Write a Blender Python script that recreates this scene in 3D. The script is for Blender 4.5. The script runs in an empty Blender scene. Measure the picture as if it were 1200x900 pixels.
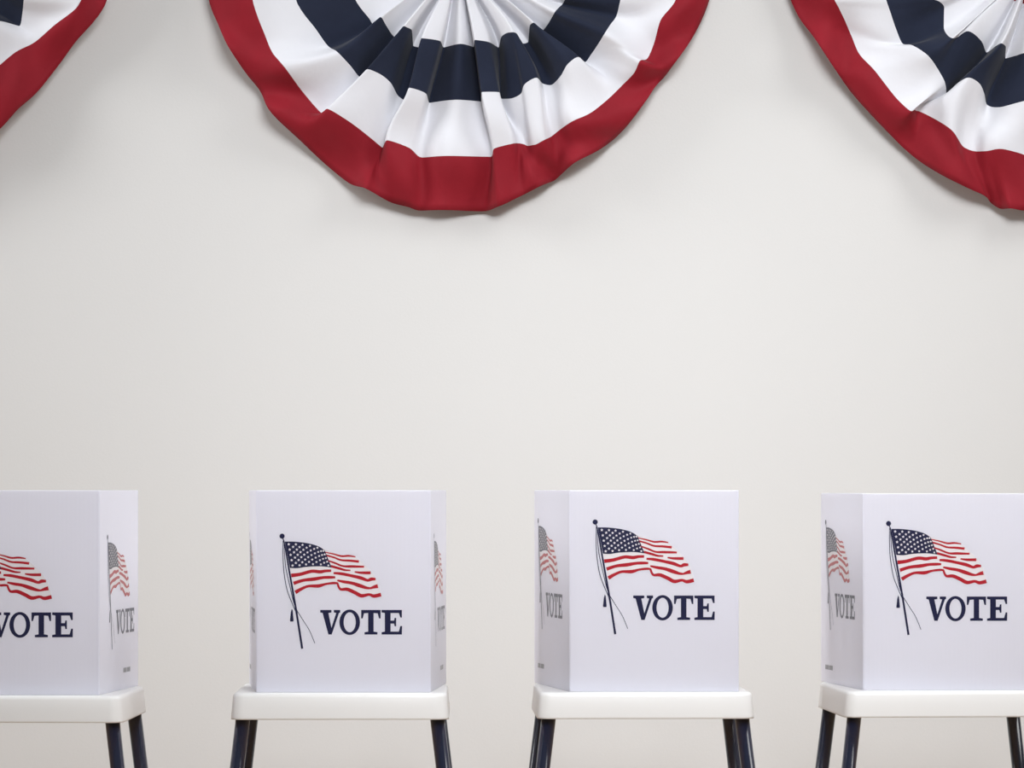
import bpy, bmesh, math, random
from mathutils import Vector, Matrix
random.seed(4)
scene = bpy.context.scene
COL = scene.collection

# ------------------------------------------------------------------ camera
F = 4330.0                       # focal length in pixels of a 1200 px wide frame
HOR = 573.0                      # horizon row
CAM_Y, CAM_Z = -10.4, 1.37
cd = bpy.data.cameras.new('camera')
cam = bpy.data.objects.new('camera', cd); COL.objects.link(cam)
cd.sensor_width = 36; cd.lens = 36 * F / 1200
cd.shift_y = (HOR - 450) / 1200
cd.clip_end = 100
cam.location = (0, CAM_Y, CAM_Z); cam.rotation_euler = (math.pi / 2, 0, 0)
scene.camera = cam

# ------------------------------------------------------------------ light
w = bpy.data.worlds.new('world'); scene.world = w; w.use_nodes = True
w.node_tree.nodes['Background'].inputs[0].default_value = (0.97, 0.98, 1.0, 1)
w.node_tree.nodes['Background'].inputs[1].default_value = 0.25

def area(name, loc, target, sx, sy, power, color, spread=180):
    l = bpy.data.lights.new(name, 'AREA'); l.shape = 'RECTANGLE'
    l.size = sx; l.size_y = sy; l.energy = power; l.color = color; l.spread = math.radians(spread)
    o = bpy.data.objects.new(name, l); COL.objects.link(o)
    o.location = loc
    o.rotation_euler = (Vector(target) - Vector(loc)).to_track_quat('-Z', 'Y').to_euler()
    return o
area('ceiling_light', (0.75, -5.4, 4.1), (0.45, 0, 1.4), 2.0, 1.2, 60, (0.96, 0.98, 1.0), 110)
area('overhead_pool_fill', (1.2, -6.5, 4.2), (0.75, 0, 1.5), 1.6, 1.0, 8, (0.99, 0.995, 1.0), 55)  # added narrow light, lifts the wall right of centre; no known fixture
area('left_fill_light', (-4.0, -1.6, 3.9), (0.3, -1.7, 1.0), 1.4, 2.4, 52, (0.98, 0.99, 1.0), 100)  # added fill from the left to brighten left-facing flaps, not a real window
area('right_fill_light', (2.8, -2.0, 4.2), (-0.3, -1.7, 1.0), 1.4, 2.0, 33, (1.0, 1.0, 1.0), 120)  # added fill from the right for the right-facing flaps; no door there
area('front_fill_light', (0.4, -9.6, 4.7), (0.15, 0.0, 1.45), 1.4, 1.0, 12, (0.88, 0.93, 1.0), 36)  # added bluish fill on the front panels, stands for no known window

vs = scene.view_settings
vs.view_transform = 'Standard'; vs.look = 'None'; vs.gamma = 1.0; vs.use_curve_mapping = False
vs.exposure = -0.28

# ------------------------------------------------------------------ materials
def mat(name, color, rough=0.6, spec=0.5, bump=None, vary=0.0, vary_scale=3.0, coat=0.0, sheen=0.0, trans=0.0):
    m = bpy.data.materials.new(name); m.use_nodes = True
    nt = m.node_tree; b = nt.nodes['Principled BSDF']
    b.inputs['Base Color'].default_value = (*color, 1)
    b.inputs['Roughness'].default_value = rough
    b.inputs['Specular IOR Level'].default_value = spec
    b.inputs['Coat Weight'].default_value = coat
    b.inputs['Sheen Weight'].default_value = sheen
    tc = nt.nodes.new('ShaderNodeTexCoord')
    if vary:
        n = nt.nodes.new('ShaderNodeTexNoise'); n.inputs['Scale'].default_value = vary_scale
        n.inputs['Detail'].default_value = 4
        nt.links.new(tc.outputs['Object'], n.inputs['Vector'])
        r = nt.nodes.new('ShaderNodeValToRGB')
        r.color_ramp.elements[0].position = .3; r.color_ramp.elements[1].position = .7
        r.color_ramp.elements[0].color = (*[c * (1 - vary) for c in color], 1)
        r.color_ramp.elements[1].color = (*[min(1, c * (1 + vary)) for c in color], 1)
        nt.links.new(n.outputs['Fac'], r.inputs['Fac']); nt.links.new(r.outputs['Color'], b.inputs['Base Color'])
    if bump:
        kind, sc, strength, dist = bump
        if kind == 'noise':
            t = nt.nodes.new('ShaderNodeTexNoise'); t.inputs['Scale'].default_value = sc; t.inputs['Detail'].default_value = 5
        elif kind == 'flute':
            t = nt.nodes.new('ShaderNodeTexWave'); t.bands_direction = 'X'; t.inputs['Scale'].default_value = sc
        out = t.outputs['Fac']
        nt.links.new(tc.outputs['Object'], t.inputs['Vector'])
        bp = nt.nodes.new('ShaderNodeBump'); bp.inputs['Strength'].default_value = strength
        bp.inputs['Distance'].default_value = dist
        nt.links.new(out, bp.inputs['Height']); nt.links.new(bp.outputs['Normal'], b.inputs['Normal'])
    return m

M_WALL = mat('wall_paint', (0.70, 0.692, 0.675), 0.75, 0.3, ('noise', 140, .15, .002), .012, 1.1)
M_FLOOR = mat('floor_vinyl', (0.50, 0.33, 0.20), 0.45, 0.4, None, .12, 2.5)
M_TRIM = mat('trim_paint', (0.78, 0.77, 0.74), 0.4, 0.5, None, .02, 4)
M_BOARD = mat('corrugated_board', (0.915, 0.91, 1.0), 0.28, 0.5, ('flute', 32, .06, .001), .006, 5)
# the thin corrugated plastic lets some light through
_nt = M_BOARD.node_tree; _pb = _nt.nodes['Principled BSDF']; _out = _nt.nodes['Material Output']
_tr = _nt.nodes.new('ShaderNodeBsdfTranslucent'); _tr.inputs['Color'].default_value = (0.97, 0.97, 0.98, 1)
_mx = _nt.nodes.new('ShaderNodeMixShader'); _mx.inputs[0].default_value = 0.42
_nt.links.new(_pb.outputs[0], _mx.inputs[1]); _nt.links.new(_tr.outputs[0], _mx.inputs[2]); _nt.links.new(_mx.outputs[0], _out.inputs[0])
M_TOP = mat('table_plastic', (0.89, 0.88, 0.86), 0.35, 0.5, ('noise', 220, .08, .0008), .008, 6)
M_LEG = mat('leg_enamel', (0.007, 0.010, 0.028), 0.22, 0.5, None, .1, 8, coat=.3)
M_RUBBER = mat('rubber', (0.02, 0.02, 0.02), 0.8, 0.3, None, .1, 30)
M_INK_N = mat('navy_ink', (0.010, 0.011, 0.050), 0.28, 0.5, None, .1, 60)
M_INK_R = mat('red_ink', (0.44, 0.010, 0.022), 0.28, 0.5, None, .06, 60)
M_INK_W = mat('white_ink', (0.82, 0.78, 0.80), 0.28, 0.5, None, .02, 60)
M_INK_G = mat('grey_ink', (0.16, 0.16, 0.17), 0.28, 0.5, None, .1, 60)
M_CL_W = mat('white_cotton', (0.76, 0.76, 0.795), 0.85, 0.2, ('noise', 55, .35, .002), .015, 9, sheen=.15)
M_CL_N = mat('navy_cotton', (0.017, 0.022, 0.042), 0.85, 0.15, ('noise', 55, .35, .002), .12, 9, sheen=.08)
M_CL_R = mat('red_cotton', (0.27, 0.012, 0.022), 0.7, 0.15, ('noise', 55, .35, .002), .08, 9, sheen=.03)
M_BRASS = mat('brass', (0.6, 0.45, 0.2), 0.3, 0.5, None, .05, 30)
M_BRASS.node_tree.nodes['Principled BSDF'].inputs['Metallic'].default_value = 1

# ------------------------------------------------------------------ helpers
def link(name, bm, mats, parent=None, smooth=False):
    me = bpy.data.meshes.new(name); bm.normal_update(); bm.to_mesh(me); bm.free()
    for m in (mats if isinstance(mats, (list, tuple)) else [mats]): me.materials.append(m)
    if smooth:
        for p in me.polygons: p.use_smooth = True
    o = bpy.data.objects.new(name, me); COL.objects.link(o)
    if parent: o.parent = parent
    return o

def empty(name, loc, rz, label, cat, group=None):
    o = bpy.data.objects.new(name, None); COL.objects.link(o)
    o.location = loc; o.rotation_euler = (0, 0, rz); o.empty_display_size = .1
    o['label'] = label; o['category'] = cat
    if group: o['group'] = group
    return o

def box(bm, a, b, bev=0.0, seg=2):
    r = bmesh.ops.create_cube(bm, size=1)
    vs_ = r['verts']
    for v in vs_:
        v.co = Vector([(a[i] + b[i]) / 2 + v.co[i] * (b[i] - a[i]) for i in range(3)])
    if bev:
        es = list({e for v in vs_ for e in v.link_edges})
        bmesh.ops.bevel(bm, geom=es, offset=bev, segments=seg, affect='EDGES', profile=.5)

def tube(bm, p0, p1, r0, r1, n=24, rings=((0, 1), (1, 1))):
    p0, p1 = Vector(p0), Vector(p1); d = (p1 - p0)
    q = d.to_track_quat('Z', 'Y')
    loops = []
    for t, s in rings:
        c = p0 + d * t; r = (r0 + (r1 - r0) * t) * s
        loops.append([bm.verts.new(c + q @ Vector((r * math.cos(2 * math.pi * i / n), r * math.sin(2 * math.pi * i / n), 0))) for i in range(n)])
    for a, b in zip(loops, loops[1:]):
        for i in range(n): bm.faces.new((a[i], a[(i + 1) % n], b[(i + 1) % n], b[i]))
    bm.faces.new(list(reversed(loops[0]))); bm.faces.new(loops[-1])

def rrect(w_, d_, r, n=6):
    pts = []
    for cx, cy, a0 in ((w_/2-r, d_/2-r, 0), (-w_/2+r, d_/2-r, 90), (-w_/2+r, -d_/2+r, 180), (w_/2-r, -d_/2+r, 270)):
        for i in range(n + 1):
            a = math.radians(a0 + 90 * i / n); pts.append((cx + r * math.cos(a), cy + r * math.sin(a)))
    return pts

# ------------------------------------------------------------------ setting
def struct(name, a, b, m, bev=0):
    bm = bmesh.new(); box(bm, a, b, bev); o = link(name, bm, m); o['kind'] = 'structure'; return o
struct('floor', (-5, -12, -.1), (5, .12, 0), M_FLOOR)
struct('wall_back', (-5, 0, 0), (5, .12, 3.4), M_WALL)
struct('baseboard_back', (-5, -.014, 0.0), (5, 0, .11), M_TRIM, .004)

# ------------------------------------------------------------------ voting tables
TW, TD, TH = 0.496, 0.44, CAM_Z - 0.4635        # width at the skirt hem, depth, height of the top
SK = 0.060                                       # skirt height
def make_table(loc, rz, label):
    t = empty('voting_table', loc, rz, label, 'table', 'white voting tables in a row along the wall')
    bm = bmesh.new()
    prof = [(-.034, -.050), (-.012, -.052), (-.006, -SK), (0, -SK), (0, -SK + .004), (-.0025, -.030), (-.0045, -.009),
            (-.0060, -.004), (-.0095, -.001), (-.015, 0), (-.030, 0)]
    loops = []
    for ins, z in prof:
        loops.append([bm.verts.new((x, y, TH + z)) for x, y in rrect(TW + 2 * ins, TD + 2 * ins, .030 + max(ins, -.02))])
    for a, b in zip(loops, loops[1:]):
        n = len(a)
        for i in range(n): bm.faces.new((a[i], a[(i + 1) % n], b[(i + 1) % n], b[i]))
    bm.faces.new(loops[-1]); bm.faces.new(list(reversed(loops[0])))
    link('tabletop', bm, M_TOP, t, True)
    for sx in (-1, 1):
        for sy in (-1, 1):
            tx, ty = sx * (TW / 2 - .0285), sy * (TD / 2 - .035)
            h = TH - .045
            bx_, by_ = tx + sx * .115 * h, ty + sy * .05 * h
            bm = bmesh.new()
            tube(bm, (bx_, by_, .02), (tx, ty, h), .0155, .0165)
            leg = link('leg', bm, M_LEG, t, True)
            bm = bmesh.new()
            tube(bm, (bx_, by_, 0), (bx_ - sx * .004, by_ - sy * .002, .045), .020, .0185, rings=((0, .9), (.1, 1), (.9, 1), (1, .92)))
            link('rubber_foot', bm, M_RUBBER, leg, True)
    return t

# ------------------------------------------------------------------ printed artwork, in "print pixels"
U = 0.001938
def P(x, y):          # crop coordinates -> panel coordinates (right, down) in print pixels
    return (x / 5.625 + 320 - 301, y / 5.625 + 610 - 573.5)

def poly(bm, pts, layer, mi):
    vs_ = [bm.verts.new((x * U, -layer * .00018, -y * U)) for x, y in pts]
    f = bm.faces.new(vs_); f.material_index = mi
    f.normal_update()
    if f.normal.y > 0: f.normal_flip()
    return f

def smooth_line(pts, n=6):
    out = []
    for i in range(len(pts) - 1):
        p0 = pts[max(i - 1, 0)]; p1 = pts[i]; p2 = pts[i + 1]; p3 = pts[min(i + 2, len(pts) - 1)]
        for k in range(n):
            t = k / n
            out.append(tuple(.5 * (2 * p1[j] + (p2[j] - p0[j]) * t + (2 * p0[j] - 5 * p1[j] + 4 * p2[j] - p3[j]) * t * t
                             + (-p0[j] + 3 * p1[j] - 3 * p2[j] + p3[j]) * t ** 3) for j in range(len(p1))))
    out.append(tuple(pts[-1])); return out

def stroke(bm, pts, layer, mi):      # pts (x, y, width) in crop px, width measured vertically if 4th arg
    s = smooth_line(pts)
    L, R = [], []
    for i, p in enumerate(s):
        a = s[max(i - 1, 0)]; b = s[min(i + 1, len(s) - 1)]
        dx, dy = b[0] - a[0], b[1] - a[1]; l = math.hypot(dx, dy) or 1
        nx, ny = -dy / l, dx / l
        L.append(P(p[0] + nx * p[2] / 2, p[1] + ny * p[2] / 2)); R.append(P(p[0] - nx * p[2] / 2, p[1] - ny * p[2] / 2))
    for i in range(len(s) - 1):
        poly(bm, [L[i], L[i + 1], R[i + 1], R[i]], layer, mi)

def lerp(pts, u):
    n = len(pts) - 1; f = min(max(u, 0), 1) * n; i = min(int(f), n - 1); t = f - i
    return tuple(pts[i][k] * (1 - t) + pts[i + 1][k] * t for k in range(2))

def flag_bm():
    bm = bmesh.new()
    # cream ground of the waving cloth
    g = [(82, 138), (170, 140), (250, 152), (320, 172), (345, 188), (400, 206), (460, 226), (540, 232), (585, 268), (618, 300),
         (652, 336), (682, 378), (700, 425), (716, 488), (665, 504), (640, 486), (590, 502), (540, 484), (490, 460), (442, 458),
         (420, 410), (360, 416), (300, 436), (222, 442), (150, 478), (118, 330)]
    poly(bm, [P(*q) for q in g], 1, 2)
    # canton
    top = smooth_line([(78, 134), (130, 134), (180, 138), (240, 147), (300, 165), (342, 192)], 5)
    bot = smooth_line([(112, 308), (160, 310), (210, 302), (265, 298), (330, 298), (388, 306)], 5)
    right = [(342, 192), (350, 228), (366, 266), (388, 306)]
    for i in range(len(top) - 1):
        poly(bm, [P(*top[i]), P(*top[i + 1]), P(*bot[i + 1]), P(*bot[i])], 2, 1)
    for i in range(11):
        odd = i % 2
        for j in range(4 if odd else 5):
            u = (i + 1) / 12.0; v = (2 * j + (2 if odd else 1)) / 10.0
            u2 = u ** .93
            a = lerp(top, u2); b = lerp(bot, u2)
            cx = a[0] * (1 - v) + b[0] * v; cy = a[1] * (1 - v) + b[1] * v
            R = 10.5 - 2.5 * u
            pts = []
            for k in range(10):
                an = math.radians(-90 + 36 * k); rr = R if k % 2 == 0 else R * .52
                pts.append(P(cx + rr * math.cos(an), cy + rr * math.sin(an)))
            poly(bm, pts, 3, 2)
    # red stripes
    S = [
        [(120, 358, 20), (180, 350, 18), (255, 330, 17), (310, 334, 18), (345, 328, 15), (385, 326, 13)],
        [(136, 410, 18), (200, 390, 16), (270, 382, 19), (330, 372, 15), (375, 370, 15), (412, 370, 10)],
        [(148, 470, 20), (185, 448, 16), (235, 428, 13), (300, 427, 18), (350, 414, 11), (400, 408, 12), (430, 410, 9)],
        [(400, 342, 10), (450, 346, 15), (520, 360, 15), (580, 374, 18), (625, 390, 14), (650, 382, 18), (678, 382, 12)],
        [(425, 390, 8), (470, 400, 15), (520, 408, 16), (570, 424, 20), (620, 440, 14), (650, 442, 8)],
        [(640, 444, 8), (668, 434, 16), (693, 428, 22)],
        [(426, 410, 10), (445, 448, 12), (490, 449, 18), (540, 470, 19), (585, 492, 19), (635, 484, 14), (668, 494, 18), (714, 484, 20)],
        [(345, 204, 4), (400, 216, 6), (452, 230, 9), (500, 228, 9), (545, 234, 5)],
        [(350, 224, 8), (400, 238, 8), (450, 256, 9), (510, 260, 11), (568, 266, 13)],
        [(360, 258, 6), (410, 276, 9), (462, 296, 9), (520, 298, 13), (602, 300, 9)],
        [(382, 296, 12), (440, 312, 12), (475, 322, 10), (512, 324, 6)],
        [(540, 334, 6), (585, 340, 13), (646, 340, 15)],
    ]
    for s in S: stroke(bm, [(x, y, w_ * 1.15 + 2) for x, y, w_ in s], 2, 0)
    # pole, finial, cords and tassel
    stroke(bm, [(62, 108, 5), (78, 160, 9), (120, 400, 12), (155, 600, 13), (193, 842, 14)], 3, 1)
    cx, cy = 60, 98
    poly(bm, [P(cx + 17 * math.cos(2 * math.pi * k / 20), cy + 17 * math.sin(2 * math.pi * k / 20)) for k in range(20)], 3, 1)
    stroke(bm, [(66, 130, 4), (66, 220, 5), (72, 330, 5), (92, 450, 5), (128, 545, 5), (158, 620, 5), (178, 730, 5)], 2, 1)
    stroke(bm, [(72, 150, 4), (84, 300, 5), (112, 430, 5), (145, 560, 5), (190, 640, 4), (240, 720, 4), (276, 806, 4)], 2, 1)
    poly(bm, [P(*q) for q in [(124, 578), (130, 590), (136, 655), (134, 662), (114, 662), (112, 655), (118, 600)]], 2, 1)
    return bm

def letters_bm():
    bm = bmesh.new()
    def pg(l): poly(bm, [P(*q) for q in l], 1, 0)
    # V
    pg([(312, 586), (386, 586), (386, 602), (366, 606), (386, 704), (418, 606), (402, 602), (402, 586), (444, 586), (444, 602), (436, 606),
        (388, 748), (366, 748), (328, 606), (312, 602)])
    # O
    n = 40
    for i in range(n):
        a, b = 2 * math.pi * i / n, 2 * math.pi * (i + 1) / n
        poly(bm, [P(507 + 68 * math.cos(a), 667 + 84 * math.sin(a)), P(507 + 68 * math.cos(b), 667 + 84 * math.sin(b)),
                  P(507 + 40 * math.cos(b), 667 + 66 * math.sin(b)), P(507 + 40 * math.cos(a), 667 + 66 * math.sin(a))], 1, 0)
    # T
    pg([(583, 586), (711, 586), (711, 642), (701, 642), (692, 608), (665, 606), (665, 729), (690, 733), (690, 748), (605, 748), (605, 733),
        (629, 729), (629, 606), (602, 608), (593, 642), (583, 642)])
    # E
    pg([(718, 586), (852, 586), (852, 636), (842, 636), (832, 606), (777, 606), (777, 656), (800, 656), (804, 638), (814, 638),
        (814, 694), (804, 694), (800, 676), (777, 676), (777, 729), (832, 729), (842, 692), (853, 692), (852, 748), (718, 748),
        (718, 733), (739, 729), (739, 606), (718, 602)])
    return bm

def small_bm(x0):
    bm = bmesh.new()
    for i, (dx, wd) in enumerate(((0, 4), (5.2, 4), (10.4, 4.4), (17.5, 3.4), (22, 4), (27, 4), (32, 3.6))):
        x = x0 + dx
        poly(bm, [(x, 212), (x + wd, 212), (x + wd, 217.5), (x, 217.5)], 1, 0)
    return bm

def panel_bm(L, H):
    bm = bmesh.new(); box(bm, (0, 0.0, -H), (L, .005, 0), .0016, 2); return bm

mesh_cache = {}
def art(kind, parent, dx=0.0, up=0.0):
    key = kind
    if key not in mesh_cache:
        bm = {'flag_print': flag_bm, 'lettering': letters_bm, 'small_print': lambda: small_bm(0)}[kind]()
        mm = {'flag_print': [M_INK_R, M_INK_N, M_INK_W], 'lettering': M_INK_N, 'small_print': M_INK_G}[kind]
        o = link(kind, bm, mm, parent); mesh_cache[key] = o
    else:
        o = mesh_cache[key].copy(); COL.objects.link(o); o.parent = parent
    o.location = (dx * U, -.0002, up * U)
    return o

BH = 0.4605
def make_screen(x0, x1, lf, rf, yf, depth, base, hs, up, label):
    """x0,x1 front folds; lf,rf the x of the rear edges of the side flaps (world)."""
    s = empty('privacy_screen', ((x0 + x1) / 2, yf, base), 0, label, 'privacy screen', 'folded vote screens on the white tables')
    cx = (x0 + x1) / 2; H = BH * hs
    def place(name, ax, ay, bx_, by_, kind):
        L = math.hypot(bx_ - ax, by_ - ay)
        p = link(name, panel_bm(L, H), M_BOARD, s)
        p.location = (ax - cx, ay, H); p.rotation_euler = (0, 0, math.atan2(by_ - ay, bx_ - ax))
        art('flag_print', p, kind, up); art('lettering', p, kind, up)
        return p
    place('front_panel', x0, 0, x1, 0, 0)
    a = place('side_panel', lf, depth, x0 - .0015, .0015, -4)
    art('small_print', a, 24)
    b = place('side_panel', x1 + .0015, .0015, rf, depth, 9)
    art('small_print', b, 122)
    return s

def X(px, D): return (px - 600) * D / F
booths = [  # D to table front, table centre px (hem), table turn, folds px, rear flap edges px, screen height scale, label bits
    (8.27, 14.0, -1.6, (-87, 116), (-75, 162), 1.0, -1,
     'leftmost white voting table, cut off by the left edge of the photo',
     'leftmost white folding vote screen, its flag half cut off by the photo edge'),
    (8.38, 398.0, 0.7, (301, 504), (292, 523), 1.0, 0,
     'white voting table left of centre with navy legs, second from the left',
     'white vote screen left of centre, facing squarely, flag lower than on its right neighbour'),
    (8.41, 757.5, 1.6, (668, 865), (626, 860), 1.0, 16.5,
     'white voting table right of centre with two right legs seen apart',
     'white vote screen right of centre with its left flap turned to view, third from left'),
    (8.47, 1116.0, 3.8, (1012, 1215), (962, 1208), 0.985, 18,
     'rightmost white voting table, turned slightly with rounded left corner showing',
     'rightmost white vote screen with its left flap showing, cut by the right photo edge'),
]
for D, tc, rz, (f0, f1), (r0, r1), hs, up, tl, sl in booths:
    y_front = CAM_Y + D
    a = math.radians(rz)
    # centre of the top lies half a depth behind the middle of the front hem
    make_table((X(tc, D) - math.sin(a) * TD / 2, y_front + math.cos(a) * TD / 2, 0), a, tl)
    Dp = D + .036; Dr = D + .036 + .392
    make_screen(X(f0, Dp), X(f1, Dp), X(r0, Dr), X(r1, Dr), CAM_Y + Dp, .392, TH, hs, up, sl)

# ------------------------------------------------------------------ buntings
BY = -0.045                                  # mean distance of the cloth in front of the wall
S = (BY - CAM_Y) / F
def wpt(x, y): return ((x - 600) * S, CAM_Z - (y - HOR) * S)

def pchip(xs):
    n = len(xs); d = [xs[i + 1] - xs[i] for i in range(n - 1)]
    m = [0] * n
    for i in range(1, n - 1):
        m[i] = 0 if d[i - 1] * d[i] <= 0 else 2 * d[i - 1] * d[i] / (d[i - 1] + d[i])
    m[0], m[-1] = d[0], d[-1]
    def f(t):
        i = min(int(t), n - 2); u = t - i
        h00 = 2*u**3 - 3*u*u + 1; h10 = u**3 - 2*u*u + u; h01 = -2*u**3 + 3*u*u; h11 = u**3 - u*u
        return h00 * xs[i] + h10 * m[i] + h01 * xs[i + 1] + h11 * m[i + 1]
    return f

# each fold line: (ridge height 0..1 , points where it meets the four seams (inner white/navy, navy/white, white/red, hem))
MID = [
 ((.6,.6,.7,.6), (400,-60),(338,-60),(290,-60),(238,-60)),
 ((.5,.5,.6,.7), (416,0),(347,0),(297,0),(245,0)),
 ((.3,.3,.5,.9), (433,23),(371,36),(312,44),(257,31)),
 ((.2,.1,.7,1.1), (439,31),(385,55),(320,63),(268,55)),
 ((.9,.9,1.1,.3), (447,24),(397,65),(336,83),(289,87)),
 ((.5,.6,.3,0), (453,32),(411,79),(358,112),(305,107)),
 ((-.1,0,.1,1.), (463,43),(423,91),(379,134),(316,130)),
 ((1.,1.,1.,.3), (474,35),(432,85),(385,131),(353,166)),
 ((.9,.9,.7,.0), (478,36),(444,89),(410,145),(380,191)),
 ((.6,.6,.2,.5), (483,38),(458,99),(435,163),(413,217)),
 ((-.2,-.1,0,1.1), (484,53),(467,113),(448,173),(427,222)),
 ((-.2,-.2,0,.7), (492,55),(475,117),(449,173),(436,226)),
 ((1.,1.,.9,.2), (495,49),(481,107),(455,167),(459,238)),
 ((.7,.7,.6,.3), (516,51),(500,113),(480,175),(478,243)),
 ((-.2,-.2,0,0), (520,55),(503,120),(495,185),(493,247)),
 ((.6,.6,.6,.8), (540,54),(535,119),(525,185),(520,247)),
 ((-.1,-.1,-.1,-.2), (555,55),(564,119),(576,184),(565,247)),
 ((1.,1.,1.,.8), (557,51),(565,112),(579,177),(585,243)),
 ((.7,.7,.9,.3), (572,52),(585,111),(599,171),(600,236)),
 ((-.2,-.2,.3,.5), (584,55),(587,115),(607,169),(612,230)),
 ((.5,.3,.2,.8), (588,45),(598,117),(614,170),(620,226)),
 ((.9,.5,.3,.9), (596,42),(611,111),(619,172),(630,221)),
 ((1.,.9,.6,.5), (601,42),(614,103),(626,172),(640,216)),
 ((.9,1.,.8,.1), (605,43),(628,95),(637,167),(650,211)),
 ((-.1,.1,.4,.4), (613,51),(636,99),(646,161),(660,203)),
 ((-.1,.2,.5,.9), (619,49),(645,101),(655,154),(673,193)),
 ((.8,.7,1.1,.4), (621,33),(656,93),(671,145),(700,178)),
 ((1.,1.,1.,.1), (625,31),(665,79),(689,137),(717,165)),
 ((.9,1.,.5,.6), (628,33),(677,71),(711,119),(733,150)),
 ((0,0,.2,.9), (635,36),(685,73),(729,101),(757,119)),
 ((.3,.2,.6,.6), (641,31),(693,64),(743,87),(768,102)),
 ((.6,.6,1.1,.3), (646,24),(702,52),(749,75),(778,91)),
 ((.9,.9,.5,.6), (650,18),(708,43),(757,71),(787,80)),
 ((.5,.5,.2,.9), (655,11),(715,31),(766,52),(799,64)),
 ((.2,.2,.5,.4), (659,6),(722,20),(773,27),(814,40)),
 (.6, (663,0),(727,0),(792,0),(831,0)),
 (.6, (680,-60),(742,-60),(800,-60),(842,-60)),
]
RIGHT = [
 ((.6,.6,.9,.3), (1070,-60),(1022,-60),(962,-60),(905,-60)),
 ((.7,.7,.9,.2), (1085,0),(1035,0),(973,0),(926,0)),
 ((.6,.5,.8,.4), (1099,5),(1041,16),(980,12),(937,23)),
 ((.3,.3,.6,.6), (1105,11),(1048,35),(989,27),(949,41)),
 ((.2,.2,.3,.9), (1105,32),(1057,53),(997,43),(961,61)),
 ((.6,.7,.2,.9), (1107,43),(1065,56),(1005,63),(977,84)),
 ((1.,1.,.6,.7), (1112,49),(1083,69),(1024,87),(992,103)),
 (.7, (1120,46),(1096,84),(1049,119),(1005,119)),
 ((.8,.6,1.1,.3), (1131,40),(1104,97),(1064,134),(1040,156)),
 ((.4,.3,.9,.1), (1148,50),(1107,104),(1068,132),(1060,175)),
 ((-.2,-.1,.3,.3), (1157,61),(1109,110),(1074,131),(1080,192)),
 (.7, (1164,57),(1120,100),(1093,141),(1107,210)),
 (1., (1169,55),(1131,95),(1111,155),(1133,223)),
 ((.8,.8,.2,.9), (1173,56),(1144,101),(1128,174),(1153,231)),
 ((.5,.4,.1,.2), (1176,57),(1151,111),(1140,178),(1163,239)),
 ((-.2,-.1,.6,.1), (1179,68),(1157,123),(1153,179),(1173,245)),
 ((.3,.3,.8,1.), (1188,67),(1170,127),(1168,177),(1183,246)),
 (.7, (1199,65),(1200,121),(1190,181),(1198,248)),
 (.4, (1215,66),(1215,121),(1215,187),(1215,249)),
] + [(k, *[(x + 677, y) for x, y in pts]) for k, *pts in MID[16:]]
LEFT = [(k, *[(x - 692, y - 25) for x, y in pts]) for k, *pts in MID[:26]] + [
 (1., (-62,5),(-20,50),(-8,92),(-6,162)),
 (.8, (-56,3),(-4,29),(4,80),(8,149)),
 (.6, (-50,0),(6,29),(22,64),(24,131)),
 (.1, (-38,-5),(24,32),(44,51),(44,111)),
 (.3, (-30,-20),(29,16),(67,33),(68,80)),
 (.7, (-25,-35),(33,0),(96,10),(89,53)),
 (.5, (-15,-60),(38,-20),(103,-15),(129,0)),
 (.6, (-10,-85),(42,-85),(105,-85),(140,-85)),
]
AMP = [.012, .045, .078, .078, .066, .044]     # fold depth (m) at gather, inner seam, ... hem
BASE = [.020, .026, .032, .030, .026, .020]
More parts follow.
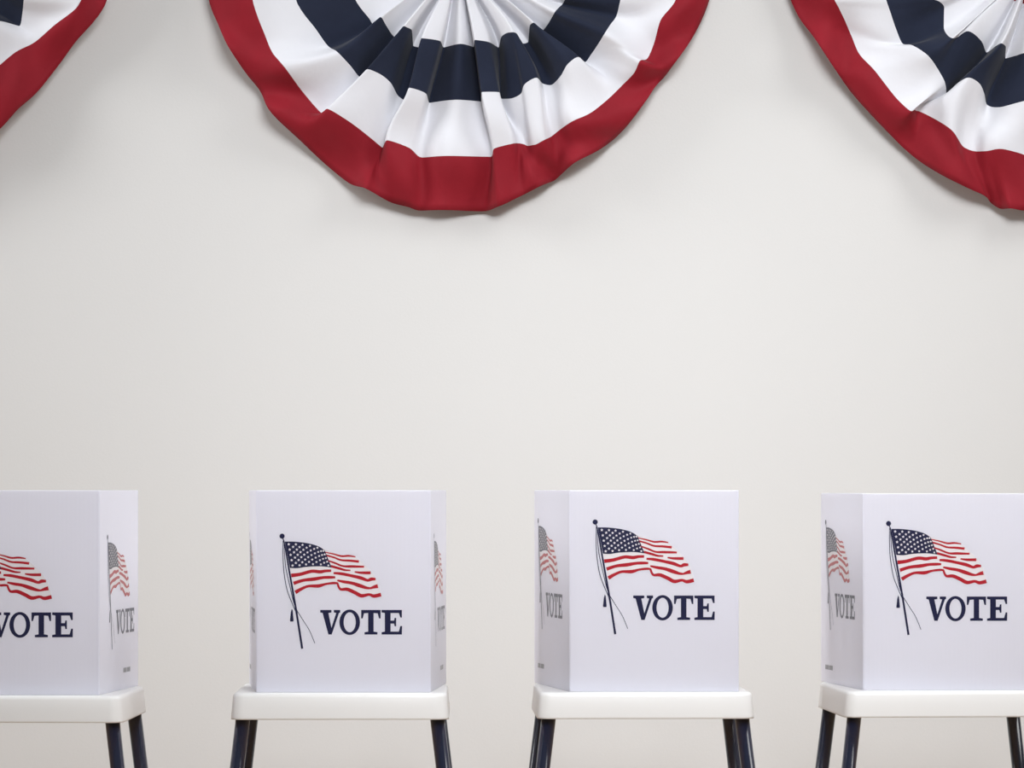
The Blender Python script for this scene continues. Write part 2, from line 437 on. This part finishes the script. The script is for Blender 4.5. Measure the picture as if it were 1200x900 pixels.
def make_bunting(rays, c, label, seed, lift):
    rnd = random.Random(seed)
    RES_T, RES_B = 6, 8
    cols = []
    for k, *pts in rays:
        col = []
        p2 = pts[0]
        inner = (c[0] + (p2[0] - c[0]) * .43, c[1] + (p2[1] - c[1]) * .43)
        core = (c[0] + (p2[0] - c[0]) * .07, c[1] + (p2[1] - c[1]) * .07)
        for b, p in enumerate([core, inner] + pts):
            x, z = wpt(*p)
            ks = k if isinstance(k, tuple) else (k, k, k, .5 + (k - .5) * .7)
            kk = ks[max(b - 2, 0)]
            col.append((x, z, BASE[b] + lift * (0, .3, .6, .8, 1, 1)[b] + AMP[b] * kk))
        cols.append(col)
    nr = len(cols)
    fs = [[pchip([cols[i][b][q] for i in range(nr)]) for q in range(3)] for b in range(6)]
    bm = bmesh.new(); grid = []
    NT = (nr - 1) * RES_T
    ph = [rnd.uniform(0, 6.28) for _ in range(6)]
    for i in range(NT + 1):
        t = i / RES_T
        nodes = [[fs[b][q](t) for q in range(3)] for b in range(6)]
        rf = [pchip([nodes[b][q] for b in range(6)]) for q in range(3)]
        row = []
        for j in range(5 * RES_B + 1):
            s = j / RES_B
            x, z, d = rf[0](s), rf[1](s), rf[2](s)
            # soft hanging sag wrinkles that cross the folds, stronger towards the hem
            g = max(0, (s - 2) / 3)
            d += g * .012 * (math.sin(t * .9 + s * 3.1 + ph[0]) + .7 * math.sin(t * 1.7 - s * 4.3 + ph[1]))
            d = max(d, .006)
            row.append(bm.verts.new((x, -d, z)))
        grid.append(row)
    band_mat = [2, 0, 1, 0, 2]
    for i in range(NT):
        for j in range(5 * RES_B):
            f = bm.faces.new((grid[i][j], grid[i][j + 1], grid[i + 1][j + 1], grid[i + 1][j]))
            f.material_index = band_mat[j // RES_B]
    cx, cz = wpt(*c)
    for v in bm.verts: v.co.x -= cx; v.co.z -= cz
    o = link('bunting', bm, [M_CL_W, M_CL_N, M_CL_R], None, True)
    o.location = (cx, 0, cz)
    so = o.modifiers.new('thickness', 'SOLIDIFY'); so.thickness = .0012; so.offset = 0
    o['label'] = label; o['category'] = 'bunting'; o['group'] = 'pleated fan buntings across the wall'
    # header tape and grommets along the top edge
    xl, zl = wpt(*rays[0][4]); xr, zr = wpt(*rays[-1][4])
    bm = bmesh.new()
    box(bm, (xl - cx, -.062, zl - cz - .004), (xr - cx, -.004, zl - cz + .030), .002)
    hb = link('header_band', bm, M_CL_W, o)
    for fx in (.04, .5, .96):
        bm = bmesh.new()
        x = xl + (xr - xl) * fx - cx
        tube(bm, (x, -.061, zl - cz + .013), (x, -.066, zl - cz + .013), .011, .009, 20)
        link('grommet', bm, M_BRASS, hb, True)
    return o
make_bunting(MID, (538, -48), 'whole pleated red, white and navy fan bunting, the middle one of three on the wall', 1, .028)
make_bunting(LEFT, (-154, -73), 'pleated fan bunting in the top left corner, only its lower right tip in the photo', 2, .05)
make_bunting(RIGHT, (1215, -45), 'pleated fan bunting at the top right, cut in half by the photo edge', 3, .03)
